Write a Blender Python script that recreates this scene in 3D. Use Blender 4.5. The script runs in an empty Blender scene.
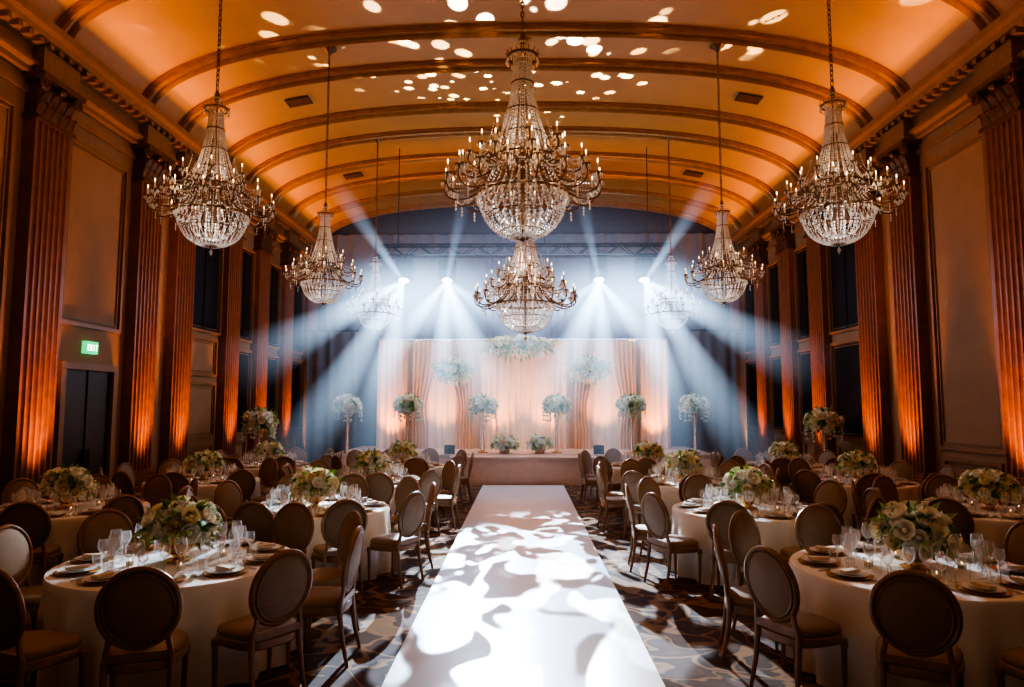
import bpy, math, random
from mathutils import Vector, Matrix
random.seed(7)
pi=math.pi
W=7.5; ZS=7.5; RISE=1.9; YB=25.0; YF=-4.0; NEXP=2.5
scene=bpy.context.scene
COL=scene.collection
try:
    scene.view_settings.view_transform='AgX'
    scene.view_settings.look='AgX - High Contrast'
except Exception as ex: print('look',ex)

# ---------------------------------------------------------------- materials
def mat(name,col,rough=.5,metal=0,emis=None,es=0,noise=0,nscale=8,bump=0,bscale=60,spec=None,sheen=0):
    m=bpy.data.materials.new(name); m.use_nodes=True
    nt=m.node_tree; b=nt.nodes['Principled BSDF']
    b.inputs['Base Color'].default_value=(*col,1)
    b.inputs['Roughness'].default_value=rough
    b.inputs['Metallic'].default_value=metal
    if spec is not None: b.inputs['Specular IOR Level'].default_value=spec
    if emis: 
        b.inputs['Emission Color'].default_value=(*emis,1); b.inputs['Emission Strength'].default_value=es
    if noise>0:
        tc=nt.nodes.new('ShaderNodeTexCoord'); n=nt.nodes.new('ShaderNodeTexNoise')
        n.inputs['Scale'].default_value=nscale; n.inputs['Detail'].default_value=5
        nt.links.new(tc.outputs['Object'],n.inputs['Vector'])
        r=nt.nodes.new('ShaderNodeValToRGB')
        r.color_ramp.elements[0].position=.3; r.color_ramp.elements[1].position=.7
        r.color_ramp.elements[0].color=(*[c*(1-noise) for c in col],1)
        r.color_ramp.elements[1].color=(*[min(1,c*(1+noise)) for c in col],1)
        nt.links.new(n.outputs['Fac'],r.inputs['Fac']); nt.links.new(r.outputs['Color'],b.inputs['Base Color'])
    if bump>0:
        tc=nt.nodes.new('ShaderNodeTexCoord'); n=nt.nodes.new('ShaderNodeTexNoise')
        n.inputs['Scale'].default_value=bscale
        nt.links.new(tc.outputs['Object'],n.inputs['Vector'])
        bp=nt.nodes.new('ShaderNodeBump'); bp.inputs['Strength'].default_value=bump; bp.inputs['Distance'].default_value=.01
        nt.links.new(n.outputs['Fac'],bp.inputs['Height']); nt.links.new(bp.outputs['Normal'],b.inputs['Normal'])
    return m
M={}
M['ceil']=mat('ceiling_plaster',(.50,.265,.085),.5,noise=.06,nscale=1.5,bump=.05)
M['rib']=mat('gilded_moulding',(.34,.165,.05),.32,.35,noise=.15,nscale=6)
M['wall']=mat('wall_fabric_panel',(.30,.185,.10),.65,noise=.08,nscale=3,bump=.1)
M['trim']=mat('wall_trim',(.25,.14,.065),.4,noise=.1)
M['pil']=mat('pilaster_wood',(.22,.09,.045),.33,noise=.2,nscale=5)
M['cap']=mat('capital_bronze',(.15,.075,.035),.35,.5,noise=.2)
M['dark']=mat('dark_void',(.012,.012,.014),.4)
M['dglass']=mat('dark_window_glass',(.012,.013,.015),.25)
M['backw']=mat('back_wall_paint',(.06,.055,.07),.8,noise=.1)
M['backd']=mat('dark_drape',(.13,.125,.14),.85,noise=.15,nscale=2)
M['drape']=mat('cream_drape',(.80,.63,.48),.75,noise=.04,nscale=3)
M['drape2']=mat('peach_drape',(.78,.53,.36),.75,noise=.04,nscale=3)
M['linen']=mat('table_linen',(.74,.71,.66),.8,bump=.15,bscale=200)
M['frame']=mat('chair_frame_wood',(.26,.155,.08),.32,noise=.15,nscale=20)
M['uph']=mat('chair_upholstery',(.25,.17,.10),.6,noise=.08,nscale=30,bump=.2,bscale=300)
M['china']=mat('china',(.8,.78,.75),.15)
M['gold']=mat('gold_metal',(.75,.5,.22),.25,.9)
M['silver']=mat('silver_metal',(.7,.7,.7),.2,1)
M['napkin']=mat('napkin',(.6,.52,.42),.8)
M['rose']=mat('rose_cream',(.93,.90,.66),.6)
M['rose2']=mat('rose_blush',(.90,.80,.58),.6)
M['rose3']=mat('rose_white',(.94,.95,.86),.6)
M['leaf']=mat('leaf_green',(.12,.25,.04),.5,noise=.3,nscale=20)
M['leaf2']=mat('leaf_lime',(.36,.50,.11),.5,noise=.2,nscale=20)
M['candle']=mat('candle_wax',(.8,.72,.55),.5)
M['flame']=mat('flame_bulb',(1,.8,.5),.5,emis=(1,.70,.40),es=5)
M['bronze']=mat('chandelier_bronze',(.20,.125,.075),.35,.7)
M['black']=mat('black_metal',(.02,.02,.022),.45,.3)
M['stage']=mat('stage_paint',(.62,.47,.38),.45,noise=.05)
M['vent']=mat('vent_metal',(.05,.04,.03),.6)
M['lens']=mat('lamp_lens',(.7,.85,1),.3,emis=(.6,.8,1),es=30)
M['exit']=mat('exit_green',(.02,.35,.16),.4,emis=(.03,1,.35),es=.9)
M['exitw']=mat('exit_white',(.9,1,.95),.4,emis=(.8,1,.9),es=3)
M['can']=mat('uplight_glow',(1,.5,.15),.4,emis=(1,.42,.08),es=6)

def thin(name,col,mix,rough,emis=0):
    m=bpy.data.materials.new(name); m.use_nodes=True; nt=m.node_tree
    b=nt.nodes['Principled BSDF']; o=nt.nodes['Material Output']
    b.inputs['Base Color'].default_value=(*col,1); b.inputs['Roughness'].default_value=rough
    b.inputs['Specular IOR Level'].default_value=1
    t=nt.nodes.new('ShaderNodeBsdfTransparent'); mx=nt.nodes.new('ShaderNodeMixShader')
    lw=nt.nodes.new('ShaderNodeLayerWeight'); lw.inputs['Blend'].default_value=.35
    mr=nt.nodes.new('ShaderNodeMapRange'); mr.inputs['To Min'].default_value=mix; mr.inputs['To Max'].default_value=min(1,mix+.5)
    nt.links.new(lw.outputs['Facing'],mr.inputs['Value']); nt.links.new(mr.outputs['Result'],mx.inputs['Fac'])
    nt.links.new(t.outputs[0],mx.inputs[1]); nt.links.new(b.outputs[0],mx.inputs[2]); nt.links.new(mx.outputs[0],o.inputs['Surface'])
    return m
M['glass']=thin('thin_glass',(.9,.93,.95),.18,.05)
M['crystal']=mat('crystal',(.88,.87,.86),.10,.15,spec=1.0)

# carpet
def carpet():
    m=bpy.data.materials.new('patterned_carpet'); m.use_nodes=True; nt=m.node_tree
    b=nt.nodes['Principled BSDF']; b.inputs['Roughness'].default_value=.9
    tc=nt.nodes.new('ShaderNodeTexCoord')
    n=nt.nodes.new('ShaderNodeTexNoise'); n.inputs['Scale'].default_value=1.3; n.inputs['Distortion'].default_value=2.2; n.inputs['Detail'].default_value=1
    v=nt.nodes.new('ShaderNodeTexVoronoi'); v.feature='DISTANCE_TO_EDGE'; v.inputs['Scale'].default_value=2.6
    ma=nt.nodes.new('ShaderNodeVectorMath'); ma.operation='MULTIPLY_ADD'; ma.inputs[1].default_value=(.6,.6,0)
    nt.links.new(tc.outputs['Object'],n.inputs['Vector'])
    nt.links.new(n.outputs['Color'],ma.inputs[0]); nt.links.new(tc.outputs['Object'],ma.inputs[2]); nt.links.new(ma.outputs[0],v.inputs['Vector'])
    r=nt.nodes.new('ShaderNodeValToRGB'); e=r.color_ramp.elements
    e[0].position=.0; e[0].color=(.28,.16,.07,1); e[1].position=.16; e[1].color=(.07,.034,.02,1)
    x=e.new(.05); x.color=(.22,.125,.055,1); x=e.new(.075); x.color=(.05,.026,.016,1); x=e.new(.34); x.color=(.085,.045,.025,1); x=e.new(.4); x.color=(.18,.10,.045,1)
    nt.links.new(v.outputs['Distance'],r.inputs['Fac']); nt.links.new(r.outputs['Color'],b.inputs['Base Color'])
    return m
M['carpet']=carpet()
M['runner']=mat('aisle_runner_vinyl',(.76,.79,.86),.3,noise=.02,nscale=2)

# ---------------------------------------------------------------- builder
class B:
    def __init__(s): s.v=[]; s.f=[]; s.mi=[]; s.mats=[]
    def m(s,k):
        if k not in s.mats: s.mats.append(k)
        return s.mats.index(k)
    def add(s,vs,fs,k,mx=None):
        o=len(s.v); i=s.m(k)
        if mx is not None: vs=[tuple(mx@Vector(p)) for p in vs]
        s.v.extend(vs); s.f.extend([tuple(a+o for a in f) for f in fs]); s.mi.extend([i]*len(fs))
    def box(s,c,d,k,mx=None):
        x,y,z=c; a,b,h=d[0]/2,d[1]/2,d[2]/2
        vs=[(x+i*a,y+j*b,z+l*h) for l in(-1,1) for j in(-1,1) for i in(-1,1)]
        s.add(vs,[(0,2,3,1),(4,5,7,6),(0,1,5,4),(2,6,7,3),(0,4,6,2),(1,3,7,5)],k,mx)
    def lathe(s,pr,k,n=16,mx=None,cap=False,c=(0,0,0)):
        vs=[];fs=[]
        for (r,z) in pr:
            for i in range(n):
                a=2*pi*i/n; vs.append((c[0]+r*math.cos(a),c[1]+r*math.sin(a),c[2]+z))
        for j in range(len(pr)-1):
            for i in range(n):
                i2=(i+1)%n; fs.append((j*n+i,j*n+i2,(j+1)*n+i2,(j+1)*n+i))
        if cap: fs.append(tuple(range(n-1,-1,-1))); fs.append(tuple((len(pr)-1)*n+i for i in range(n)))
        s.add(vs,fs,k,mx)
    def tube(s,pts,r,k,n=6,mx=None,closed=False):
        P=[Vector(p) for p in pts]; N=len(P); rs=r if isinstance(r,(list,tuple)) else [r]*N
        vs=[];fs=[]; ref=None
        for i in range(N):
            if closed: t=(P[(i+1)%N]-P[i-1]).normalized()
            else: t=(P[min(i+1,N-1)]-P[max(i-1,0)]).normalized()
            if ref is None: ref=Vector((0,0,1)) if abs(t.z)<.9 else Vector((1,0,0))
            u=(ref-t*ref.dot(t))
            if u.length<1e-5: u=t.orthogonal()
            u.normalize(); ref=u; w=t.cross(u)
            for j in range(n):
                a=2*pi*j/n; q=P[i]+(u*math.cos(a)+w*math.sin(a))*rs[i]; vs.append(tuple(q))
        for i in range(N if closed else N-1):
            i2=(i+1)%N
            for j in range(n):
                j2=(j+1)%n; fs.append((i*n+j,i*n+j2,i2*n+j2,i2*n+j))
        if not closed: fs.append(tuple(range(n-1,-1,-1))); fs.append(tuple((N-1)*n+j for j in range(n)))
        s.add(vs,fs,k,mx)
    def bead(s,p,r,k='crystal',h=1.25):
        x,y,z=p; s.add([(x+r,y,z),(x,y+r,z),(x-r,y,z),(x,y-r,z),(x,y,z+r*h),(x,y,z-r*h)],
            [(0,1,4),(1,2,4),(2,3,4),(3,0,4),(1,0,5),(2,1,5),(3,2,5),(0,3,5)],k)
    def ell(s,c,d,k,n=12,m=7,mx=None):
        vs=[];fs=[]
        for j in range(m+1):
            ph=-pi/2+pi*j/m
            for i in range(n):
                a=2*pi*i/n; vs.append((c[0]+d[0]*math.cos(ph)*math.cos(a),c[1]+d[1]*math.cos(ph)*math.sin(a),c[2]+d[2]*math.sin(ph)))
        for j in range(m):
            for i in range(n):
                i2=(i+1)%n; fs.append((j*n+i,j*n+i2,(j+1)*n+i2,(j+1)*n+i))
        s.add(vs,fs,k,mx)
    def mesh(s,name,smooth=True,angle=40):
        me=bpy.data.meshes.new(name); me.from_pydata(s.v,[],s.f)
        for k in s.mats: me.materials.append(M[k])
        me.polygons.foreach_set('material_index',s.mi)
        me.polygons.foreach_set('use_smooth',[smooth]*len(s.f))
        me.update()
        if smooth:
            try: me.set_sharp_from_angle(angle=math.radians(angle))
            except Exception: pass
        return me
def obj(name,me,loc=(0,0,0),rz=0,sc=1,parent=None):
    o=bpy.data.objects.new(name,me); COL.objects.link(o); o.location=loc; o.rotation_euler=(0,0,rz)
    o.scale=(sc,sc,sc) if not isinstance(sc,tuple) else sc
    if parent: o.parent=parent
    return o

# ---------------------------------------------------------------- shell
b=B(); b.box((0,(YB+YF)/2,-.1),(2*W+.6,YB-YF+.6,.2),'carpet'); obj('floor',b.mesh('floor',False))
for sgn,nm in((-1,'wall_left'),(1,'wall_right')):
    b=B(); b.box((sgn*(W+.15),(YB+YF)/2,ZS/2+.1),(.3,YB-YF,ZS+.2),'wall'); obj(nm,b.mesh(nm,False))
b=B(); b.box((0,YB+.15,4.9),(2*W+.6,.3,9.8),'backw'); obj('wall_back',b.mesh('wall_back',False))
b=B(); b.box((0,YF-.15,4.9),(2*W+.6,.3,9.8),'wall'); obj('wall_front',b.mesh('wall_front',False))
def arch(n=64):
    out=[]
    for i in range(n+1):
        t=pi-pi*i/n; c=math.cos(t); s_=math.sin(t)
        x=W*math.copysign(abs(c)**(2/NEXP),c); z=ZS+RISE*abs(s_)**(2/NEXP); out.append((x,z))
    return out
A=arch()
def archz(x): return ZS+RISE*(1-abs(x/W)**NEXP)**(1/NEXP)
b=B(); vs=[];fs=[];n=len(A)
for (x,z) in A: vs+= [(x,YF,z),(x,YB,z)]
for (x,z) in A: vs+= [(x*1.03,YF,z+.25),(x*1.03,YB,z+.25)]
for i in range(n-1): fs+=[(2*i,2*i+1,2*i+3,2*i+2),(2*n+2*i,2*n+2*i+2,2*n+2*i+3,2*n+2*i+1)]
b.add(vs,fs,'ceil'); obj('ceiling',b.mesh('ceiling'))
RIBS=[-2,.5,3,5.5,8,10.5,13.0,14.4,16.5,18.0,19.8,21.4,23.1,24.6]
prof=[(-.20,-.05),(-.20,.04),(-.16,.04),(-.15,.10),(-.11,.13),(-.07,.10),(-.05,.05),(.05,.05),(.07,.10),(.11,.13),(.15,.10),(.16,.04),(.20,.04),(.20,-.05)]
b=B()
vs=[];fs=[];P=len(prof)
for i,(x,z) in enumerate(A):
    a=A[max(i-1,0)];c=A[min(i+1,n-1)]; t=Vector((c[0]-a[0],0,c[1]-a[1])).normalized(); nn=Vector((t.z,0,-t.x))
    for (py,pd) in prof: vs.append((x+nn.x*pd,py,z+nn.z*pd))
for i in range(n-1):
    for j in range(P-1): fs.append((i*P+j,i*P+j+1,(i+1)*P+j+1,(i+1)*P+j))
b.add(vs,fs,'rib')
ribme=b.mesh('ceiling_rib')
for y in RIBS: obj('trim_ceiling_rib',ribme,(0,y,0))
# cornice
cp=[(0,6.98),(.12,6.98),(.12,7.06),(.2,7.1),(.2,7.16),(.1,7.2),(.1,7.38),(.16,7.4),(.22,7.46),(.34,7.5),(.36,7.58),(.44,7.62),(.46,7.72),(.36,7.74),(.3,7.62),(0,7.6)]
for sgn,nm in((-1,'trim_cornice_left'),(1,'trim_cornice_right')):
    b=B(); vs=[];fs=[]
    for (d,z) in cp: vs+=[(sgn*(W-d),YF,z),(sgn*(W-d),YB,z)]
    for i in range(len(cp)-1): fs.append((2*i,2*i+1,2*i+3,2*i+2))
    b.add(vs,fs,'trim')
    y=YF+.1
    while y<YB:
        b.box((sgn*(W-.27),y,7.43),(.14,.09,.08),'trim'); y+=.22
    obj(nm,b.mesh(nm,True,30))
    b=B(); b.box((sgn*(W-.02),(YF+YB)/2,.14),(.05,YB-YF,.28),'trim'); b.box((sgn*(W-.03),(YF+YB)/2,.3),(.08,YB-YF,.05),'trim')
    b.box((sgn*(W-.025),(YF+YB)/2,6.75),(.05,YB-YF,.09),'trim')
    obj('baseboard_'+('left' if sgn<0 else 'right'),b.mesh('bb',False))
# ceiling vents
b=B(); b.box((0,0,0),(.55,.4,.02),'vent')
for i in range(6): b.box((0,-.15+.06*i,-.015),(.5,.02,.02),'rib')
ventme=b.mesh('vent',False)
for (x,y) in((-5.2,10.9),(5.2,10.9),(-5.2,15.4),(5.2,15.4),(-5.2,20.6),(5.2,20.6)):
    z=archz(x); dz=(archz(x+.05)-archz(x-.05))/.1
    o=obj('ceiling_vent',ventme,(x,y,z-.03)); o.rotation_euler=(0,-math.atan(dz),0)

# ---------------------------------------------------------------- pilaster (faces +X)
def pilaster():
    b=B(); hw=.40; d=.2; nf=6; pts=[(0.002,-hw),(d,-hw)]
    step=(2*hw-.06)/nf
    for i in range(nf):
        y0=-hw+.03+i*step; g=.018
        pts.append((d,y0+g))
        for k in range(1,6):
            a=pi*k/6; pts.append((d-.045*math.sin(a), y0+step/2-(step/2-g)*math.cos(a)))
        pts.append((d,y0+step-g))
    pts+=[(d,hw),(0.002,hw)]
    vs=[];fs=[]
    for (x,y) in pts: vs+=[(x,y,.75),(x,y,6.3)]
    for i in range(len(pts)-1): fs.append((2*i,2*i+2,2*i+3,2*i+1))
    b.add(vs,fs,'pil')
    for (z0,z1,dd,ww) in((0,.42,.3,.54),(.42,.48,.34,.58),(.48,.58,.29,.5),(.58,.64,.31,.52),(.64,.70,.26,.46),(.70,.76,.24,.44)):
        b.box((dd/2+.002,0,(z0+z1)/2),(dd,2*ww*.95,z1-z0),'pil')
    b.box((.132,0,6.32),(.26,.88,.06),'cap')
    b.box((.102,0,6.62),(.2,.78,.6),'cap')
    def leaf(y,z,w,h,out,k='cap'):
        vs=[];fs=[];n=7
        for i in range(n):
            t=i/(n-1); ww=w*(math.sin(pi*min(1,t*.8+.18))**.7)
            x=.205+out*(t**2.2); zz=z+h*(t if t<.8 else .8+.2*math.sin((t-.8)*5*pi)*.3-(t-.8)*.6)
            vs+=[(x-.0,y-ww/2,zz),(x+.035,y,zz+.01),(x,y+ww/2,zz)]
        for i in range(n-1): fs+=[(3*i,3*i+1,3*i+4,3*i+3),(3*i+1,3*i+2,3*i+5,3*i+4)]
        b.add(vs,fs,k)
    for i in range(5): leaf(-.34+.17*i,6.34,.17,.26,.10)
    for i in range(4): leaf(-.27+.18*i,6.5,.17,.3,.14)
    for s in(-1,1):
        p=[]
        for i in range(22):
            t=i/21; r=.10*(1-.8*t); a=pi/2+t*3.6*pi
            p.append((.30,s*(.40+r*math.cos(a)),6.84+r*math.sin(a)))
        b.tube(p,[.035*(1-.6*i/21) for i in range(22)],'cap',6)
        b.ell((.3,s*.40,6.84),(.04,.035,.035),'cap',8,5)
    b.ell((.3,0,6.86),(.06,.08,.06),'cap',10,6)
    b.box((.182,0,6.95),(.36,.98,.08),'cap')
    b.box((.142,0,7.2),(.28,.84,.4),'trim')
    return b.mesh('pilaster',True,35)
pme=pilaster()
PY=[-2.2,.6,3.2,5.8,8.0,10.3,13.2,14.65,17.2,19.2,21.3,23.6]
for y in PY:
    obj('fluted_pilaster',pme,(-W,y,0)); obj('fluted_pilaster',pme,(W,y,0),pi)
# uplight cans
b=B(); b.lathe([(.0,0),(.11,0),(.12,.02),(.12,.2),(.10,.22),(.09,.2)],'black',14); b.lathe([(0,.19),(.09,.19)],'can',14)
canme=b.mesh('uplight')
def light(name,typ,loc,energy,col,rot=None,target=None,**kw):
    l=bpy.data.lights.new(name,typ); l.energy=energy; l.color=col
    for k,v in kw.items(): setattr(l,k,v)
    o=bpy.data.objects.new(name,l); COL.objects.link(o); o.location=loc
    if rot: o.rotation_euler=rot
    if target is not None:
        o.rotation_euler=(Vector(target)-Vector(loc)).to_track_quat('-Z','Y').to_euler()
    return o
for y in PY:
    if y<5: continue
    for s in(-1,1):
        obj('uplight_can',canme,(s*(W-.68),y,0))
        light('uplight_lamp','SPOT',(s*(W-.68),y,.26),1500,(1,.34,.06),target=(s*(W-.12),y,3.2),spot_size=math.radians(42),spot_blend=1,shadow_soft_size=.08)

# wall frames / openings
def frame(b,sgn,y0,y1,z0,z1,t=.07,k='trim',d=.05):
    x=sgn*(W-d/2-.002)
    b.box((x,(y0+y1)/2,z0),(d,y1-y0+t,t),k); b.box((x,(y0+y1)/2,z1),(d,y1-y0+t,t),k)
    b.box((x,y0,(z0+z1)/2),(d,t,z1-z0-t),k); b.box((x,y1,(z0+z1)/2),(d,t,z1-z0-t),k)
    x=sgn*(W-.014); t2=.02; i=.09
    b.box((x,(y0+y1)/2,z0+i),(.024,y1-y0-2*i,t2),k); b.box((x,(y0+y1)/2,z1-i),(.024,y1-y0-2*i,t2),k)
    b.box((x,y0+i,(z0+z1)/2),(.024,t2,z1-z0-2*i),k); b.box((x,y1-i,(z0+z1)/2),(.024,t2,z1-z0-2*i),k)
wn=1;dn=1
for sgn in(-1,1):
    b=B()
    for i in range(len(PY)-1):
        opening = (PY[i] in (14.65,17.2,19.2,21.3)); mg=.45 if opening else .62
        y0=PY[i]+mg; y1=PY[i+1]-mg
        if y1-y0<.4: continue
        if not opening:
            if sgn<0 and PY[i]==10.3:
                frame(b,sgn,y0,y1,3.35,6.4)
            else:
                frame(b,sgn,y0,y1,1.25,6.4); frame(b,sgn,y0+.1,y1-.1,.45,1.05)
        else:
            frame(b,sgn,y0+.16,y1-.16,.45,1.05)
            if PY[i]==14.65 and sgn<0:
                frame(b,sgn,y0+.1,y1-.1,1.25,2.5); frame(b,sgn,y0+.1,y1-.1,2.7,3.55)
            o=B(); o.box((sgn*(W-.014),(y0+y1)/2,4.96),(.02,y1-y0,2.5),'dglass'); frame(o,sgn,y0,y1,3.72,6.2,.06,'trim',.07)
            o.box((sgn*(W-.03),(y0+y1)/2,4.96),(.03,.03,2.4),'black')
            obj('window_%d'%wn,o.mesh('w',False)); wn+=1
            if not(PY[i]==14.65 and sgn<0):
                o=B(); o.box((sgn*(W-.014),(y0+y1)/2,2.35),(.02,y1-y0,2.1),'dglass'); frame(o,sgn,y0,y1,1.25,3.45,.06,'trim',.07)
                obj('window_%d'%wn,o.mesh('w',False)); wn+=1
    obj('trim_panel_mouldings_'+('left' if sgn<0 else 'right'),b.mesh('pm',False))
# door on left wall
DY=11.72
o=B(); o.box((-W+.02,DY,1.3),(.03,1.3,2.6),'dark')
o.box((-W+.055,DY,2.65),(.1,1.55,.12),'trim'); 
for y in(DY-.71,DY+.71): o.box((-W+.055,y,1.3),(.1,.12,2.6),'trim')
o.box((-W+.04,DY,1.3),(.03,.02,2.6),'black')
for y in(DY-.1,DY+.1): o.tube([(-W+.06,y,.95),(-W+.06,y,1.25)],.015,'black',6)
obj('door_1',o.mesh('door',False))
o=B(); SY=DY; o.box((-W+.05,SY,2.98),(.08,.33,.21),'exit')
def T(y,z,w,h): o.box((-W+.095,y,z),(.01,w,h),'exitw')
yy=SY-.105
for ch in 'EXIT':
    if ch=='E': T(yy-.014,2.98,.010,.10); [T(yy,2.98+dz,.04,.012) for dz in(-.045,0,.045)]
    if ch=='X':
        for s in(-1,1): o.box((0,0,0),(.01,.010,.11),'exitw',Matrix.Translation((-W+.095,yy,2.98))@Matrix.Rotation(s*.45,4,'X'))
    if ch=='I': T(yy,2.98,.012,.10)
    if ch=='T': T(yy,2.98,.012,.10); T(yy,3.03,.05,.012)
    yy+=.072
obj('exit_sign',o.mesh('exit',False))

# ---------------------------------------------------------------- stage
b=B()
b.box((0,20.15,.35),(10.2,3.9,.70),'stage')
for i in range(9): 
    x=-4.6+i*1.15; 
    if abs(x)>1.9: b.box((x,18.19,.36),(1.0,.03,.5),'drape2')
b.box((0,18.19,.69),(10.3,.08,.06),'stage')
b.box((0,17.82,.33),(3.6,.76,.66),'stage'); b.box((0,17.80,.675),(3.7,.82,.05),'stage')
obj('stage_platform',b.mesh('stage',False))
b=B(); b.box((0,9.2,.012),(2.0,16.2,.024),'runner'); obj('aisle_runner',b.mesh('runner',False))

def drape(b,x0,x1,y,z0,z1,k,fold=.22,amp=.09,gather=0,seed=0):
    rnd=random.Random(seed); nx=int((x1-x0)/.03); nz=12; vs=[];fs=[]
    ph=rnd.random()*6
    for j in range(nz+1):
        t=j/nz; z=z0+(z1-z0)*t
        for i in range(nx+1):
            u=i/nx; x=x0+(x1-x0)*u
            g=math.sin(2*pi*x/fold+ph+.8*math.sin(x*2.1+ph))
            yy=y-amp*(.6+.4*math.cos(x*3.3+ph))*g*(1-.35*t)
            vs.append((x+.03*math.sin(x*9+t*1.3),yy,z))
    for j in range(nz):
        for i in range(nx):
            q=j*(nx+1)+i; fs.append((q,q+1,q+nx+2,q+nx+1))
    b.add(vs,fs,k)
def tied(b,x0,x1,y,z0,z1,k,side,seed=0):
    nx=40; nz=24; vs=[];fs=[]
    for j in range(nz+1):
        t=j/nz; z=z0+(z1-z0)*t; tie=.34
        g=math.exp(-((t-tie)/.30)**2) if t>tie else .72+.28*math.exp(-((t-tie)/.12)**2)
        wdt=(x1-x0)*(1-.42*g)
        for i in range(nx+1):
            u=i/nx
            x=(x0+wdt*u) if side<0 else (x1-wdt*(1-u))
            vs.append((x,y-.05*math.sin(u*2*pi*5+seed)-.04*g,z))
    for j in range(nz):
        for i in range(nx):
            q=j*(nx+1)+i; fs.append((q,q+1,q+nx+2,q+nx+1))
    b.add(vs,fs,k)
b=B()
drape(b,-4.35,4.35,20.9,.70,3.95,'drape',.26,.08,seed=1)
for (x0,x1,s) in((-4.35,-3.5,2),(-1.3,-.8,3),(.8,1.3,4),(3.5,4.35,5)):
    drape(b,x0,x1,20.68,.70,3.93,'drape2',.18,.06,seed=s)
for (x0,x1,sd,s) in((-3.3,-2.6,-1,1),(-2.2,-1.5,1,2),(1.5,2.2,-1,3),(2.6,3.3,1,4)): tied(b,x0,x1,20.66,.7,3.93,'drape2',sd,s)
b.tube([(-4.4,20.85,3.97),(4.4,20.85,3.97)],.035,'silver',8)
for x in(-4.38,4.38): b.tube([(x,20.95,.7),(x,20.95,4.0)],.03,'silver',8)
obj('stage_curtain',b.mesh('curtain',True,80))
for (x0,x1) in((-6.9,-5.15),(5.15,6.9)):
    b=B(); drape(b,x0,x1,21.5,0,4.3,'backd',.35,.1,seed=9); b.tube([(x0,21.5,4.32),(x1,21.5,4.32)],.03,'black',8)
    obj('side_drape',b.mesh('side_drape',True,80))
b=B(); drape(b,-7.1,7.1,24.7,0,8.2,'backd',.5,.12,seed=10); obj('back_drape',b.mesh('back_drape',True,80))

# ---------------------------------------------------------------- flowers
def rose(b,c,r,nrm,k,rnd):
    q=Vector(nrm).to_track_quat('Z','Y').to_matrix().to_4x4(); mx=Matrix.Translation(c)@q@Matrix.Rotation(rnd.random()*6,4,'Z')
    vs=[];fs=[]
    for ring,(n,rr,h0,h1,op) in enumerate(((6,.95,-.45,.35,.25),(5,.66,-.4,.55,.05),(4,.36,-.3,.62,-.1))):
        for i in range(n):
            a=2*pi*i/n+ring*.5; da=pi/n*1.25; o=len(vs)
            for (t,rad,wz) in((0,.35*rr,h0),(.6,rr,(h0+h1)/2),(1,rr*(1+op),h1)):
                for s in(-1,0,1):
                    aa=a+s*da*(1 if t<1 else .75); R=r*rad*(1.0 if s==0 else .93)
                    vs.append((R*math.cos(aa),R*math.sin(aa),r*(wz+(.06 if s==0 and t==1 else 0))))
            fs+=[(o,o+1,o+4,o+3),(o+1,o+2,o+5,o+4),(o+3,o+4,o+7,o+6),(o+4,o+5,o+8,o+7)]
    b.add(vs,fs,k,mx)
    b.ell((0,0,.12*r),(.3*r,.3*r,.4*r),k,6,4,mx)
def leafm(b,c,dr,L,w,k,rnd):
    q=Vector(dr).to_track_quat('Y','Z').to_matrix().to_4x4(); mx=Matrix.Translation(c)@q@Matrix.Rotation(rnd.uniform(-1,1),4,'Y')
    b.add([(0,0,0),(-w,L*.45,.01),(0,L*.5,-.012),(w,L*.45,.01),(0,L,-.02)],[(0,2,1),(0,3,2),(1,2,4),(2,3,4)],k,mx)
def ball(b,c,R,n,rs,rnd,zs=.75,low=-.35,leaves=1.0,ks=('rose','rose3','rose2','rose3')):
    c=Vector(c); g=pi*(3-5**.5)
    for i in range(n):
        z=1-(1-low)*(i+.5)/n; rr=math.sqrt(1-z*z); a=g*i+rnd.uniform(-.3,.3)
        d=Vector((rr*math.cos(a),rr*math.sin(a),z)); k=rnd.choice(ks)
        f=rnd.uniform(.8,1.18); p=c+Vector((d.x*R*f,d.y*R*f,d.z*R*zs*f))
        rose(b,p,rs*rnd.uniform(.75,1.25),d,k,rnd)
    for i in range(int(n*1.8*leaves)):
        d=Vector((rnd.gauss(0,1),rnd.gauss(0,1),rnd.gauss(.1,.8))).normalized()
        if d.z<low-.2: d.z=-d.z
        p=c+Vector((d.x*R*.9,d.y*R*.9,d.z*R*zs*.9))
        leafm(b,p,d+Vector((0,0,rnd.uniform(-.5,.4))),rnd.uniform(.09,.17)*R/.22*.75,.026*R/.22,rnd.choice(('leaf','leaf2','leaf2')),rnd)
    b.ell(tuple(c),(R*.8,R*.8,R*zs*.75),'leaf',12,7)
def centerpiece(seed):
    rnd=random.Random(seed); b=B()
    b.lathe([(0,0),(.10,0),(.11,.01),(.05,.03),(.05,.05),(.12,.09),(.145,.15),(.14,.155),(.0,.15)],'gold',18)
    ball(b,(0,0,.26),.25,44,.060,rnd,.74,-.4)
    return b.mesh('centerpiece')
CP=[centerpiece(i) for i in range(3)]
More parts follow.
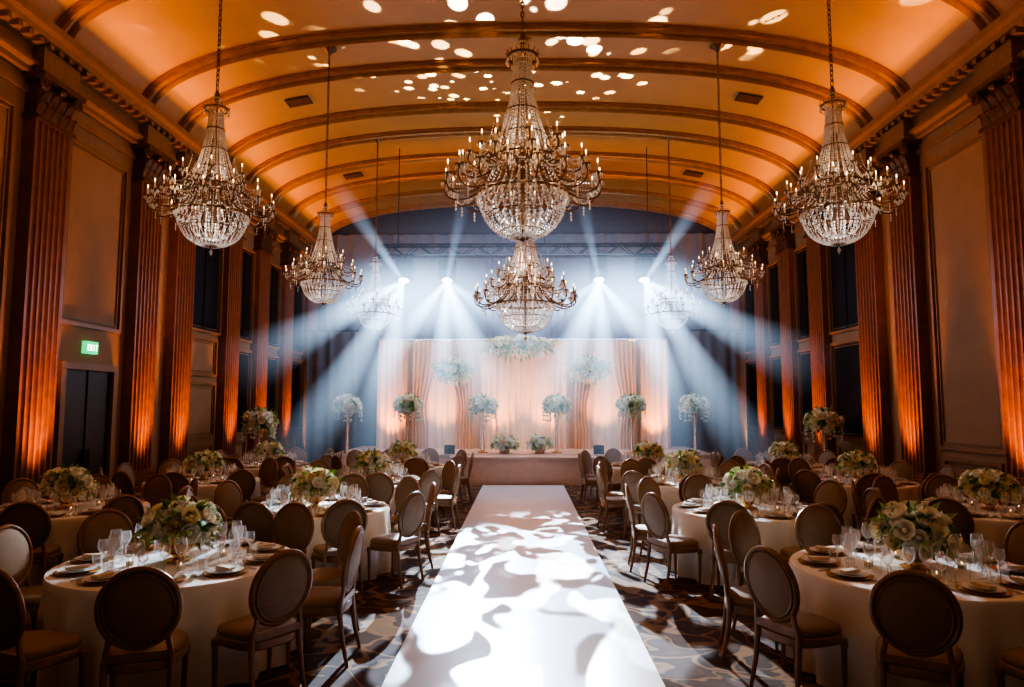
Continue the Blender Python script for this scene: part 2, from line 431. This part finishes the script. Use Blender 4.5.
def tallflower(seed,h,R):
    rnd=random.Random(seed); b=B()
    b.lathe([(0,0),(.14,0),(.14,.03),(.05,.05),(.025,.09)],'gold',16)
    for i in range(4):
        a=i*pi/2; b.tube([(.05*math.cos(a),.05*math.sin(a),.05),(.03*math.cos(a),.03*math.sin(a),h*.5),(.09*math.cos(a),.09*math.sin(a),h)],.009,'gold',6)
    for i in range(int(h/.05)): b.bead((0,0,.08+i*.05),.04)
    b.lathe([(.12,h-.02),(.12,h+.01),(0,h+.01)],'gold',16)
    ball(b,(0,0,h+R*.5),R,50,.072*R/.3,rnd,.72,-.55)
    for i in range(12):
        a=rnd.random()*2*pi; p=[]; L=rnd.uniform(.2,.38)
        for j in range(6):
            t=j/5; p.append(((R*.8+.12*math.sin(t*2))*math.cos(a),(R*.8+.12*math.sin(t*2))*math.sin(a),h+R*.3-L*t*t))
        b.tube(p,.004,'leaf',4)
        for j in range(1,6): rose(b,Vector(p[j]),.03,(math.cos(a),math.sin(a),-.2),'rose3',rnd); leafm(b,p[j],(math.cos(a+j),math.sin(a+j),-.3),.08,.015,'leaf2',rnd)
    return b.mesh('tallflower')
tf1=tallflower(3,1.12,.33)
for x,y in((-1.1,19),(.92,19),(-3.15,19),(2.95,19),(-4.75,18.7),(4.6,18.7)): obj('tall_floral_stand',tf1,(x,y,.70),random.random()*6)
tf2=tallflower(5,1.45,.34)
obj('tall_floral_stand',tf2,(-6.3,16.5,0)); obj('tall_floral_stand',tf2,(6.85,15.95,0))
def garland(name,x,z,w,h,n,seed,y=20.45):
    rnd=random.Random(seed); b=B()
    for i in range(n):
        a=rnd.uniform(-1,1); c=rnd.uniform(-1,1)*math.sqrt(max(0,1-a*a))
        p=Vector((a*w,-rnd.uniform(0,.18)*(1-abs(a)*.5),c*h)); rose(b,p,rnd.uniform(.06,.10),(a*.6,-1,c*.6),rnd.choice(('rose','rose3','rose2')),rnd)
    for i in range(int(n*1.1)):
        a=rnd.uniform(-1.1,1.1); c=rnd.uniform(-1.2,1.1); p=Vector((a*w,-rnd.uniform(0,.15),c*h*max(.2,1-abs(a)*.6)))
        leafm(b,p,(a,-.5,c-.4),rnd.uniform(.12,.24),.03,rnd.choice(('leaf','leaf2')),rnd)
    b.ell((0,0.02,0),(w*.85,.1,h*.75),'leaf',14,7)
    b.tube([(0,.0,0),(0,.0,3.95-z)],.008,'black',5)
    obj(name,b.mesh(name),(x,y,z))
garland('floral_garland',-.1,3.72,1.0,.28,130,1)
garland('hanging_floral_spray',-2.05,3.0,.5,.36,85,2); garland('hanging_floral_spray',1.9,3.05,.55,.36,90,3)
rnd=random.Random(4)
for i,x in enumerate((-.5,.45)):
    b=B(); b.lathe([(0,0),(.12,0),(.16,.14),(0,.14)],'gold',16); ball(b,(0,0,.26),.3,50,.07,rnd,.65,-.4); obj('floor_bouquet',b.mesh('fb'),(x,18.75,.70))
b=B(); b.box((0,0,.12),(.26,.22,.24),'black'); b.box((0,-.115,.12),(.2,.01,.18),'vent'); b.tube([(0,-.12,.12),(0,-.125,.12)],.07,'dark',14); spk=b.mesh('monitor_speaker',False)
for x in(-1.95,2.0): obj('stage_monitor_speaker',spk,(x,18.45,.70))

# ---------------------------------------------------------------- table, settings, chairs
def table():
    b=B(); R=.9; n=144; vs=[];fs=[]
    prof=[(0,.75),(.5,.75),(.86,.75),(.895,.744),(.905,.72),(.90,.66),(.91,.5),(.925,.3),(.935,.12),(.945,.012)]
    for j,(r,z) in enumerate(prof):
        dep=max(0,(.72-z)/.72)
        for i in range(n):
            a=2*pi*i/n; rr=r+dep*.05*math.sin(18*a+.7*math.sin(5*a))*(1 if j>4 else 0)
            if j>4: rr-=.02*dep
            vs.append((rr*math.cos(a),rr*math.sin(a),z))
    for j in range(len(prof)-1):
        for i in range(n):
            i2=(i+1)%n; fs.append((j*n+i,(j+1)*n+i,(j+1)*n+i2,j*n+i2))
    b.add(vs,fs,'linen')
    b.lathe([(0,0),(.3,0),(.3,.03),(.04,.06),(.04,.7)],'black',14)
    return b.mesh('table',True,50)
tme=table()
def settings(nset):
    b=B()
    for i in range(nset):
        a=2*pi*i/nset; mx=Matrix.Rotation(a,4,'Z')@Matrix.Translation((.69,0,0))
        b.lathe([(0,.004),(.10,.004),(.155,.012),(.16,.016),(.10,.010),(0,.010)],'gold',24,mx)
        b.lathe([(0,.012),(.08,.012),(.125,.026),(.13,.030),(.08,.018),(0,.018)],'china',24,mx)
        b.lathe([(0,.022),(.05,.022),(.08,.034),(.083,.038),(.05,.028),(0,.028)],'china',20,mx)
        b.box((0,0,.042),(.15,.055,.02),'napkin',mx@Matrix.Rotation(.1,4,'Z'))
        for dy,L in((.185,.2),(.205,.18),(-.185,.2),(-.205,.18)):
            b.box((0,dy,.005),(L,.008,.004),'silver',mx); b.box((-L/2,dy,.006),(.045,.018,.004),'silver',mx)
    return b.mesh('settings',True,30)
sme=settings(10)
def glasses(nset):
    b=B(); rnd=random.Random(2)
    def g(x,y,h,r,mx):
        pr=[(.0,.002),(r*.85,.003),(r*.8,.006),(.006,.012),(.0045,h*.45),(.01,h*.5),(r*.75,h*.58),(r,h*.72),(r*.95,h*.86),(r*.8,h)]
        b.lathe(pr,'glass',12,mx,c=(x,y,0))
    for i in range(nset):
        a=2*pi*i/nset; mx=Matrix.Rotation(a,4,'Z')
        g(.47,.06,.26,.046,mx); g(.45,-.05,.23,.042,mx); g(.52,.15,.20,.037,mx)
        b.lathe([(.0,.002),(.032,.003),(.036,.1),(.035,.1)],'glass',12,mx,c=(.55,-.14,0))
    return b.mesh('glasses',True,60)
gme=glasses(10)
b=B()
for i in range(4):
    a=2*pi*i/4+.3; c=(.34*math.cos(a),.34*math.sin(a),0)
    b.lathe([(0,.002),(.03,.002),(.038,.07),(.036,.07)],'glass',12,c=c); b.lathe([(0,.035),(.03,.035),(.03,.0)],'candle',10,c=c); b.ell((c[0],c[1],.045),(.004,.004,.009),'flame',6,4)
vme=b.mesh('votives')

def chair():
    b=B()
    def ring(z,inset,n=32):
        out=[]
        for i in range(n):
            a=2*pi*i/n; c=math.cos(a); s=math.sin(a)
            x=math.copysign(abs(c)**.55,c); y=math.copysign(abs(s)**.6,s)
            w=.235+.03*y; out.append(((w-inset)*x,(.225-inset)*y,z))
        return out
    def stack(L,k):
        vs=[];n=len(L[0])
        for r in L: vs+=r
        fs=[]
        for j in range(len(L)-1):
            for i in range(n):
                i2=(i+1)%n; fs.append((j*n+i,j*n+i2,(j+1)*n+i2,(j+1)*n+i))
        fs.append(tuple((len(L)-1)*n+i for i in range(n))); fs.append(tuple(range(n-1,-1,-1)))
        b.add(vs,fs,k)
    stack([ring(.375,.01),ring(.385,0),ring(.43,0),ring(.438,.008)],'frame')
    stack([ring(.438,.012),ring(.46,.004),ring(.485,.012),ring(.50,.04),ring(.507,.09)],'uph')
    for s in(-1,1):
        b.tube([(s*.215,.185,.40),(s*.218,.19,.36),(s*.216,.188,.34),(s*.213,.187,.18),(s*.21,.185,0)],[.026,.027,.02,.017,.012],'frame',10)
        b.ell((s*.217,.188,.35),(.028,.028,.014),'frame',10,5)
        b.tube([(s*.185,-.195,.45),(s*.185,-.20,.36),(s*.19,-.22,.2),(s*.20,-.265,0)],[.022,.021,.018,.013],'frame',10)
    tilt=.17; C=Vector((0,-.245,.765)); mx=Matrix.Translation(C)@Matrix.Rotation(tilt,4,'X')
    rx,rz=.225,.245
    p=[(rx*math.cos(2*pi*i/36),0,rz*math.sin(2*pi*i/36)) for i in range(36)]
    b.tube(p,.020,'frame',8,mx,closed=True)
    b.ell((0,0.0,0),(rx-.01,.038,rz-.01),'uph',28,10,mx)
    p=[((rx-.028)*math.cos(2*pi*i/36),-.018,(rz-.028)*math.sin(2*pi*i/36)) for i in range(36)]
    b.tube(p,.006,'frame',5,mx,closed=True)
    for s in(-1,1):
        q=mx@Vector((s*rx*.72,0,-rz*.70))
        b.tube([(s*.185,-.195,.42),(s*.178,-.205,.50),(s*.168,-.215,.55),tuple(q)],[.022,.02,.018,.019],'frame',8)
    b.box((0,-.205,.47),(.34,.03,.05),'frame')
    return b.mesh('chair',True,45)
cme=chair()
TABLES=[(-2.78,5.65,-72),(3.02,5.5,-84),(-2.55,8.55,-60),(2.73,8.55,-80),(-5.55,8.45,-70),(5.6,8.5,-66),
        (-2.5,11.55,-75),(2.65,11.55,-62),(-5.35,11.6,-80),(5.5,11.6,-72),(-2.5,14.45,-70),(2.6,14.45,-66),(-5.3,14.5,-60),(5.4,14.5,-75)]
rnd=random.Random(11)
for ti,(x,y,off) in enumerate(TABLES):
    obj('round_banquet_table',tme,(x,y,0),rnd.random())
    base=math.radians(off)
    obj('place_settings',sme,(x,y,.75),base)
    obj('wine_glasses',gme,(x,y,.752),base+.05)
    obj('votive_candles',vme,(x,y,.751),rnd.random()*6)
    obj('floral_centerpiece',CP[ti%3],(x,y,.752),rnd.random()*6,1.0)
    for k in range(10):
        a=base+2*pi*k/10+rnd.uniform(-.03,.03); r=1.17+rnd.uniform(-.01,.03)
        obj('dining_chair',cme,(x+r*math.cos(a),y+r*math.sin(a),0),a+pi/2+rnd.uniform(-.06,.06))

# ---------------------------------------------------------------- chandeliers
def chandelier(S,top,na,nb):
    b=B()
    def P(r,a,z): return (S*r*math.cos(a),S*r*math.sin(a),S*z)
    br=.013*S
    def strand(f,n,r=br,k='crystal'):
        for i in range(n): 
            b.bead(f((i+.5)/n),r*(1.0+.25*(i%2)),k)
    b.bead((0,0,.04*S),.04*S,h=1.6); b.ell((0,0,.13*S),(.035*S,)*3,'bronze',10,6)
    N=34
    for i in range(N):
        a=2*pi*i/N
        strand(lambda t,a=a:P(.07+.49*math.sin(t*pi/2),a,.64-.5*math.cos(t*pi/2)),22)
    for (r,z,t) in((.56,.64,.018),(.44,.41,.008),(.27,.22,.008),(.09,.145,.016)):
        b.tube([P(r,2*pi*i/40,z) for i in range(40)],t*S,'bronze',6,closed=True)
    for i in range(N):
        a=2*pi*i/N; b.bead(P(.575,a,.585),.026*S,h=1.9)
    for i in range(14):
        a=2*pi*i/14; strand(lambda t,a=a:P(.05+.33*math.sin(t*pi/2),a,.60-.36*math.cos(t*pi/2)),10,br*1.3)
    for i in range(N):
        a=2*pi*i/N; strand(lambda t,a=a:P(.56-.18*t,a,.64+.16*t+.15*t*t),8)
    b.tube([P(.37,2*pi*i/36,.96) for i in range(36)],.018*S,'bronze',6,closed=True)
    b.tube([P(.42,2*pi*i/36,1.06) for i in range(36)],.012*S,'bronze',6,closed=True)
    N=22
    for i in range(N):
        a=2*pi*i/N; strand(lambda t,a=a:P(.115+.30*(1-t)**2.0,a,1.06+1.22*t),44)
    for i in range(8):
        a=2*pi*i/8; strand(lambda t,a=a:P(.06+.2*(1-t)**1.9,a,1.1+1.15*t),26,br*1.3)
    for (r,z) in((.28,1.35),(.195,1.65),(.145,1.98)): b.tube([P(r,2*pi*i/30,z) for i in range(30)],.009*S,'bronze',5,closed=True)
    b.tube([P(.19,2*pi*i/30,2.31) for i in range(30)],.018*S,'bronze',6,closed=True)
    for i in range(16):
        a=2*pi*i/16; strand(lambda t,a=a:P(.19-.14*t,a,2.31+.2*t-.06*math.sin(t*pi)),6); b.bead(P(.2,a,2.25),.018*S,h=2)
        b.tube([P(.19,a,2.31),P(.215,a,2.37)],.006*S,'bronze',4)
    b.lathe([(0,2.62*S),(.03*S,2.6*S),(.05*S,2.54*S),(.03*S,2.48*S),(.02*S,2.4*S),(.02*S,1.9*S),(.05*S,1.8*S),(.02*S,1.7*S),(.02*S,1.3*S),(.06*S,1.1*S),(.03*S,.9*S),(.015*S,.2*S),(0,.1*S)],'bronze',8)
    def arms(n,r0,z0,rm,zm,r1,z1,off):
        for i in range(n):
            a=2*pi*(i+off)/n; pts=[]
            for j in range(15):
                t=j/14
                r=r0*(1-t)**3+3*(rm-.05)*t*(1-t)**2+3*(r1+.12)*t*t*(1-t)+r1*t**3
                z=(z0)*(1-t)**3+3*(zm-.12)*t*(1-t)**2+3*(zm-.1)*t*t*(1-t)+z1*t**3
                pts.append(P(r,a,z))
            b.tube(pts,[S*(.015-.006*j/14) for j in range(15)],'bronze',6)
            b.tube([P(r0+.14+.06*math.cos(q*.6),a,z0-.01+.06*math.sin(q*.6)) for q in range(9)],.008*S,'bronze',4)
            x,y,z=P(r1,a,z1)
            b.lathe([(0,-.02*S),(.03*S,-.01*S),(.055*S,.015*S),(.05*S,.015*S),(.015*S,.005*S),(.014*S,.0)],'bronze',10,c=(x,y,z))
            b.lathe([(.014*S,0),(.014*S,.11*S),(0,.115*S)],'candle',6,c=(x,y,z)); b.ell((x,y,z+.145*S),(.009*S,.009*S,.03*S),'flame',6,5)
            for q in range(6):
                aa=q*pi/3; b.bead((x+.05*S*math.cos(aa),y+.05*S*math.sin(aa),z-.025*S),.014*S,h=2.4)
            b.bead((x,y,z-.07*S),.026*S,h=2.2)
            mpt=pts[8]; 
            for q in range(3): b.bead((mpt[0],mpt[1],mpt[2]-(.03+.04*q)*S),.016*S,h=1.6)
            a2=2*pi*(i+1+off)/n; p0=Vector(P(r1,a,z1)); p1=Vector(P(r1,a2,z1))
            for q in range(1,11):
                t=q/11; pp=p0.lerp(p1,t); pp.z-=S*.13*math.sin(pi*t); b.bead(pp,.012*S)
            p2=Vector(P(.36,a,z1+.28))
            for q in range(1,18):
                t=q/18; pp=p0.lerp(p2,t); pp.z-=S*.12*math.sin(pi*t); b.bead(pp,.011*S)
    arms(na,.34,.92,.62,.62,.97,.80,0)
    arms(na//2+2,.34,1.02,.5,.92,.76,1.02,.5)
    arms(nb,.28,1.2,.36,1.14,.52,1.24,.2)
    z=2.62*S; i=0
    while z<top-.1:
        vs=[]
        for q in range(10):
            a=2*pi*q/10; w=.02*math.cos(a); h=.042*math.sin(a)
            vs.append((w,0,z+.03+h) if i%2 else (0,w,z+.03+h))
        b.tube(vs,.008,'bronze',4,closed=True); z+=.062; i+=1
    b.lathe([(0,top-.14),(.03,top-.13),(.06,top-.08),(.14,top-.03),(.15,top-.005)],'bronze',16)
    return b.mesh('chandelier',True,50)
ZK=1.09
def addch(me,x,y,z):
    obj('crystal_chandelier',me,(x,y,z),.1*x,(1,1,ZK))
Z1=3.93; Z2=3.25; Z3=3.88
c1=chandelier(1.0,(archz(0)-Z1-.01)/ZK,18,8)
c2=chandelier(1.0,(archz(0)-Z2-.01)/ZK,18,8)
c3=chandelier(.755,(archz(3.93)-Z3-.01)/ZK,14,6)
addch(c1,0,8.5,Z1); addch(c2,.05,13.3,Z2)
addch(c1,0,18.1,Z1)
for s in(-1,1):
    for y in(8.5,13.4,18.1): addch(c3,s*3.93,y,Z3)
WARM=(1,.70,.42)
for (x,y,z,s) in [(0,8.5,Z1,1),(.05,13.3,Z2,1),(-3.93,8.5,Z3,.755),(3.93,8.5,Z3,.755),(-3.93,13.4,Z3,.755),(3.93,13.4,Z3,.755)]:
    light('chandelier_lamp','POINT',(x,y,z+.5*s),12*s,(1,.93,.84),shadow_soft_size=.12)
    light('chandelier_lamp','POINT',(x,y,z+1.35*s),4*s,(1,.78,.52),shadow_soft_size=.08)
    light('chandelier_lamp','POINT',(x+.0,y-1.2*s,z+.9*s),4.5*s,WARM,shadow_soft_size=.2)

# ---------------------------------------------------------------- truss + moving heads
b=B()
TY=19.0; TZ=6.30; L=4.1; h=.15
for (dy,dz) in((-h,-h),(h,-h),(-h,h),(h,h)): b.tube([(-L,TY+dy,TZ+dz),(L,TY+dy,TZ+dz)],.03,'black',6)
k=int(2*L/.4)
for i in range(k):
    x0=-L+i*.4; x1=x0+.4
    for (p,q) in(((-h,-h),(-h,h)),((h,-h),(h,h)),((-h,h),(h,h)),((-h,-h),(h,-h))):
        if i%2: p,q=q,p
        b.tube([(x0,TY+p[0],TZ+p[1]),(x1,TY+q[0],TZ+q[1])],.012,'black',4)
for x in(-3.5,0.6,3.5):
    b.tube([(x,TY,TZ+.2),(x,TY,archz(x)-.02)],.012,'black',5)
obj('lighting_truss',b.mesh('truss'))
def movinghead():
    b=B(); b.box((0,0,.28),(.44,.36,.22),'black'); b.tube([(0,0,.36),(0,0,.50)],.05,'black',8)
    for s in(-1,1): b.box((s*.21,0,.06),(.07,.18,.46),'black')
    mx=Matrix.Rotation(math.radians(-25),4,'X')
    b.lathe([(0,.20),(.12,.19),(.165,.1),(.17,-.14),(.15,-.24),(.14,-.24)],'black',18,mx); b.lathe([(0,-.21),(.14,-.21)],'lens',18,mx)
    return b.mesh('mh',True,40)
mhm=movinghead()
HX=[-3.3,-2.1,2.1,3.35]
for x in HX: obj('moving_head_light',mhm,(x,TY-.05,TZ-.66))

# haze shafts: beam light put into emissive volume cones, no lamp lights them
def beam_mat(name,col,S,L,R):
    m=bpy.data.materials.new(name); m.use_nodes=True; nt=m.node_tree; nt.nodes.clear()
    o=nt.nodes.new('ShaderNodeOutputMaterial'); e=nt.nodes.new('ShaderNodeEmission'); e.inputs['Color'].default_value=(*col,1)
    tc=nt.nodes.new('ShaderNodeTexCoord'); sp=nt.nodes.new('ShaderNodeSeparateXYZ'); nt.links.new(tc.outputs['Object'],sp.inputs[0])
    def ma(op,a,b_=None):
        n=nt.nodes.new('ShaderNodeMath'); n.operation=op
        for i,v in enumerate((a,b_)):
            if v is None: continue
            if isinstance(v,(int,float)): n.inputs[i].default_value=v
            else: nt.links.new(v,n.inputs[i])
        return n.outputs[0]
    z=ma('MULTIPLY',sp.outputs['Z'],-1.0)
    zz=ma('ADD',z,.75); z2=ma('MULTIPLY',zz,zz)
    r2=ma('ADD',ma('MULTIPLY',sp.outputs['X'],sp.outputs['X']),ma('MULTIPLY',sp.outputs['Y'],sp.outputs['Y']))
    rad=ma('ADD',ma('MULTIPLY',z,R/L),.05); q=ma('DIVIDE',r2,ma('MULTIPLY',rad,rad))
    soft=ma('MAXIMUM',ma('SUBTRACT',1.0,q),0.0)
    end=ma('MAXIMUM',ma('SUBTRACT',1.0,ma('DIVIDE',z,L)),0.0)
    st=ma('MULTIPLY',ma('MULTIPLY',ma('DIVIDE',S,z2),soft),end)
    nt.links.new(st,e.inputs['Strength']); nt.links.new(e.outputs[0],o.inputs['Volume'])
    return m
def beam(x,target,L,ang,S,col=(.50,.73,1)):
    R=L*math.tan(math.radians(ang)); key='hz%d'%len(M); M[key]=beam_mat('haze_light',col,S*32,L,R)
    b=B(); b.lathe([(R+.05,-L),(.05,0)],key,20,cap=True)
    o=obj('emissive_light_shaft',b.mesh('emissive_light_shaft',False),(x,TY-.2,TZ-.90))
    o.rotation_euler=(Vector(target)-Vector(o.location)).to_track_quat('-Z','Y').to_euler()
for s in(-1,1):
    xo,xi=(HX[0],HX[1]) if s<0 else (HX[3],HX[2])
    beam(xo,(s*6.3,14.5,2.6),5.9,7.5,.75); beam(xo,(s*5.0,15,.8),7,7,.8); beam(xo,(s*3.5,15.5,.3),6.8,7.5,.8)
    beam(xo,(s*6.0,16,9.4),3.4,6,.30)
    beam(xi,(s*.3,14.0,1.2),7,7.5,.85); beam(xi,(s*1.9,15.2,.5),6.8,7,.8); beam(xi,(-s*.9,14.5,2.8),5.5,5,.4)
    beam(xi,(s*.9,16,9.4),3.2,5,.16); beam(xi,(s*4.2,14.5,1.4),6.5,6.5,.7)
def haze(c,d,S,col):  # haze brightness put into volume emission, fading outward; not lit by lamps
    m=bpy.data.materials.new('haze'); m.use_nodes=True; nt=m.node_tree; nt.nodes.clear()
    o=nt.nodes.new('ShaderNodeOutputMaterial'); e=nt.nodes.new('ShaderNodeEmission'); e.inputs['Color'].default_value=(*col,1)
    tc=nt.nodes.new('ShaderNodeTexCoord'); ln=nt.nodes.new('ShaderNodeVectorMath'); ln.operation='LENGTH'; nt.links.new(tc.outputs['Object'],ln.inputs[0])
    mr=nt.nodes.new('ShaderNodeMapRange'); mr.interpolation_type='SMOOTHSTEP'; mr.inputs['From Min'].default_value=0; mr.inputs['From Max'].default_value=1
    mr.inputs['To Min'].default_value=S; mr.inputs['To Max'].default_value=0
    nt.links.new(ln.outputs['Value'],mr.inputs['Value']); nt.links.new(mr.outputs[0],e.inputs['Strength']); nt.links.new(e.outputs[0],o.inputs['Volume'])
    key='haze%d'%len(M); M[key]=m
    b=B(); b.ell((0,0,0),(1,1,1),key,24,14); obj('emissive_stage_haze',b.mesh('haze'),c,0,d)
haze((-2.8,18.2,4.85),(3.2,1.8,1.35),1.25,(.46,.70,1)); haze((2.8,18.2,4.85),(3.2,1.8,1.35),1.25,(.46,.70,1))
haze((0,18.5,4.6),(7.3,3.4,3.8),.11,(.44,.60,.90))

# ---------------------------------------------------------------- gobo spots
def gobo(o,kind,scale,lo,hi,sx=1,sy=1,seed=0):
    l=o.data; l.use_nodes=True; nt=l.node_tree; em=nt.nodes['Emission']
    tc=nt.nodes.new('ShaderNodeTexCoord'); sp=nt.nodes.new('ShaderNodeSeparateXYZ'); nt.links.new(tc.outputs['Normal'],sp.inputs[0])
    def dv(a,k):
        n=nt.nodes.new('ShaderNodeMath'); n.operation='DIVIDE'; nt.links.new(a,n.inputs[0]); nt.links.new(sp.outputs['Z'],n.inputs[1])
        m_=nt.nodes.new('ShaderNodeMath'); m_.operation='MULTIPLY_ADD'; nt.links.new(n.outputs[0],m_.inputs[0]); m_.inputs[1].default_value=k; m_.inputs[2].default_value=seed
        return m_.outputs[0]
    cb=nt.nodes.new('ShaderNodeCombineXYZ'); nt.links.new(dv(sp.outputs['X'],sx),cb.inputs[0]); nt.links.new(dv(sp.outputs['Y'],sy),cb.inputs[1])
    mr=nt.nodes.new('ShaderNodeMapRange'); mr.inputs['From Min'].default_value=lo; mr.inputs['From Max'].default_value=hi
    if kind=='dots':
        v=nt.nodes.new('ShaderNodeTexVoronoi'); v.inputs['Scale'].default_value=scale; nt.links.new(cb.outputs[0],v.inputs['Vector']); nt.links.new(v.outputs['Distance'],mr.inputs['Value'])
        mr.inputs['To Min'].default_value=1; mr.inputs['To Max'].default_value=0
    else:
        v=nt.nodes.new('ShaderNodeTexNoise'); v.inputs['Scale'].default_value=scale; v.inputs['Detail'].default_value=.5; v.inputs['Distortion'].default_value=1.2
        nt.links.new(cb.outputs[0],v.inputs['Vector']); nt.links.new(v.outputs['Fac'],mr.inputs['Value'])
        mr.inputs['To Min'].default_value=.02; mr.inputs['To Max'].default_value=1
    nt.links.new(mr.outputs[0],em.inputs['Strength'])
COOL=(.60,.78,1)
o=light('aisle_blue_fill','SPOT',(-1.2,18.6,5.7),28000,COOL,target=(0,5.5,0),spot_size=math.radians(34),spot_blend=.5,shadow_soft_size=.02); gobo(o,'n',25,.48,.53,seed=1.3)
o=light('aisle_blue_fill','SPOT',(1.2,18.6,5.7),12000,(.85,.92,1),target=(0,7.5,0),spot_size=math.radians(40),spot_blend=.5,shadow_soft_size=.02); gobo(o,'n',22,.51,.56,seed=5.1)
o=light('aisle_blue_fill','SPOT',(0,18.6,5.9),3800,(.32,.58,1),target=(0,8.0,0),spot_size=math.radians(24),spot_blend=.8,shadow_soft_size=.05)  # added plain blue fill for the aisle's dark areas, no gobo pattern
# ceiling dots
o=light('aisle_blue_fill','SPOT',(-1,17.6,5.9),15000,(1,.94,.78),target=(-1.0,11.5,9.4),spot_size=math.radians(84),spot_blend=.3,shadow_soft_size=.02); gobo(o,'dots',8,.22,.24,1,1.3,seed=2)
o=light('aisle_blue_fill','SPOT',(1.2,17.6,5.9),15000,(1,.94,.78),target=(1.0,11.0,9.4),spot_size=math.radians(84),spot_blend=.3,shadow_soft_size=.02); gobo(o,'dots',6.5,.20,.22,1,1.3,seed=4.4)
o=light('aisle_blue_fill','SPOT',(0,17.0,6.0),9000,(1,.94,.78),target=(0,14.5,9.4),spot_size=math.radians(100),spot_blend=.3,shadow_soft_size=.02); gobo(o,'dots',5,.17,.19,1,1.3,seed=7.7)

# cove, stage, fill
for s in(-1,1):
    o=light('cove_light','AREA',(s*(W-.42),13.0,7.8),330,(1,.40,.08),shape='RECTANGLE',size=.12,size_y=22)
    d=(Vector((s*2.0,11.5,9.6))-Vector((s*(W-.42),11.5,7.8))).normalized(); z=-d; yv=Vector((0,1,0)); x=yv.cross(z); 
    o.rotation_euler=Matrix((x,yv,z)).transposed().to_euler()
for x in(-3.9,-2.4,-.6,.6,2.4,3.9):
    light('stage_uplight','SPOT',(x,20.2,.78),340,(1,.36,.08),target=(x,20.8,3.0),spot_size=math.radians(75),spot_blend=1,shadow_soft_size=.1)
light('stage_wash','AREA',(0,18.6,6.2),40,(.65,.8,1),target=(0,20.9,2.2),shape='RECTANGLE',size=6,size_y=.3)
light('stage_wash','SPOT',(0,17.0,6.6),1900,(1,.50,.20),target=(0,20.6,1.6),spot_size=math.radians(46),spot_blend=1,shadow_soft_size=.3)
light('haze_glow','AREA',(0,20.5,6.2),220,(.45,.6,.95),target=(0,24.7,4.5),shape='RECTANGLE',size=9,size_y=.5)
for (x,y,off) in TABLES:
    light('pin_spot','SPOT',(x*.8,y-1.2,9.0),(140 if y<7 else 175),(1,.90,.74),target=(x,y,.8),spot_size=math.radians(18),spot_blend=.9,shadow_soft_size=.08)
light('camera_side_fill','AREA',(0,1.5,8.6),48,(1,.64,.36),target=(0,7,0),shape='RECTANGLE',size=9,size_y=3)  # added unseen warm fill from the camera side, no fixture modelled
w=bpy.data.worlds.new('w'); scene.world=w; w.use_nodes=True; w.node_tree.nodes['Background'].inputs[0].default_value=(.02,.015,.01,1); w.node_tree.nodes['Background'].inputs[1].default_value=.5

# ---------------------------------------------------------------- camera
cam=bpy.data.cameras.new('camera'); co=bpy.data.objects.new('camera',cam); COL.objects.link(co)
cam.sensor_width=36; cam.lens=690/1024*36; cam.clip_end=200
co.location=(0,0,2.0); co.rotation_euler=(math.radians(90+5.09),0,math.radians(.91)); scene.camera=co
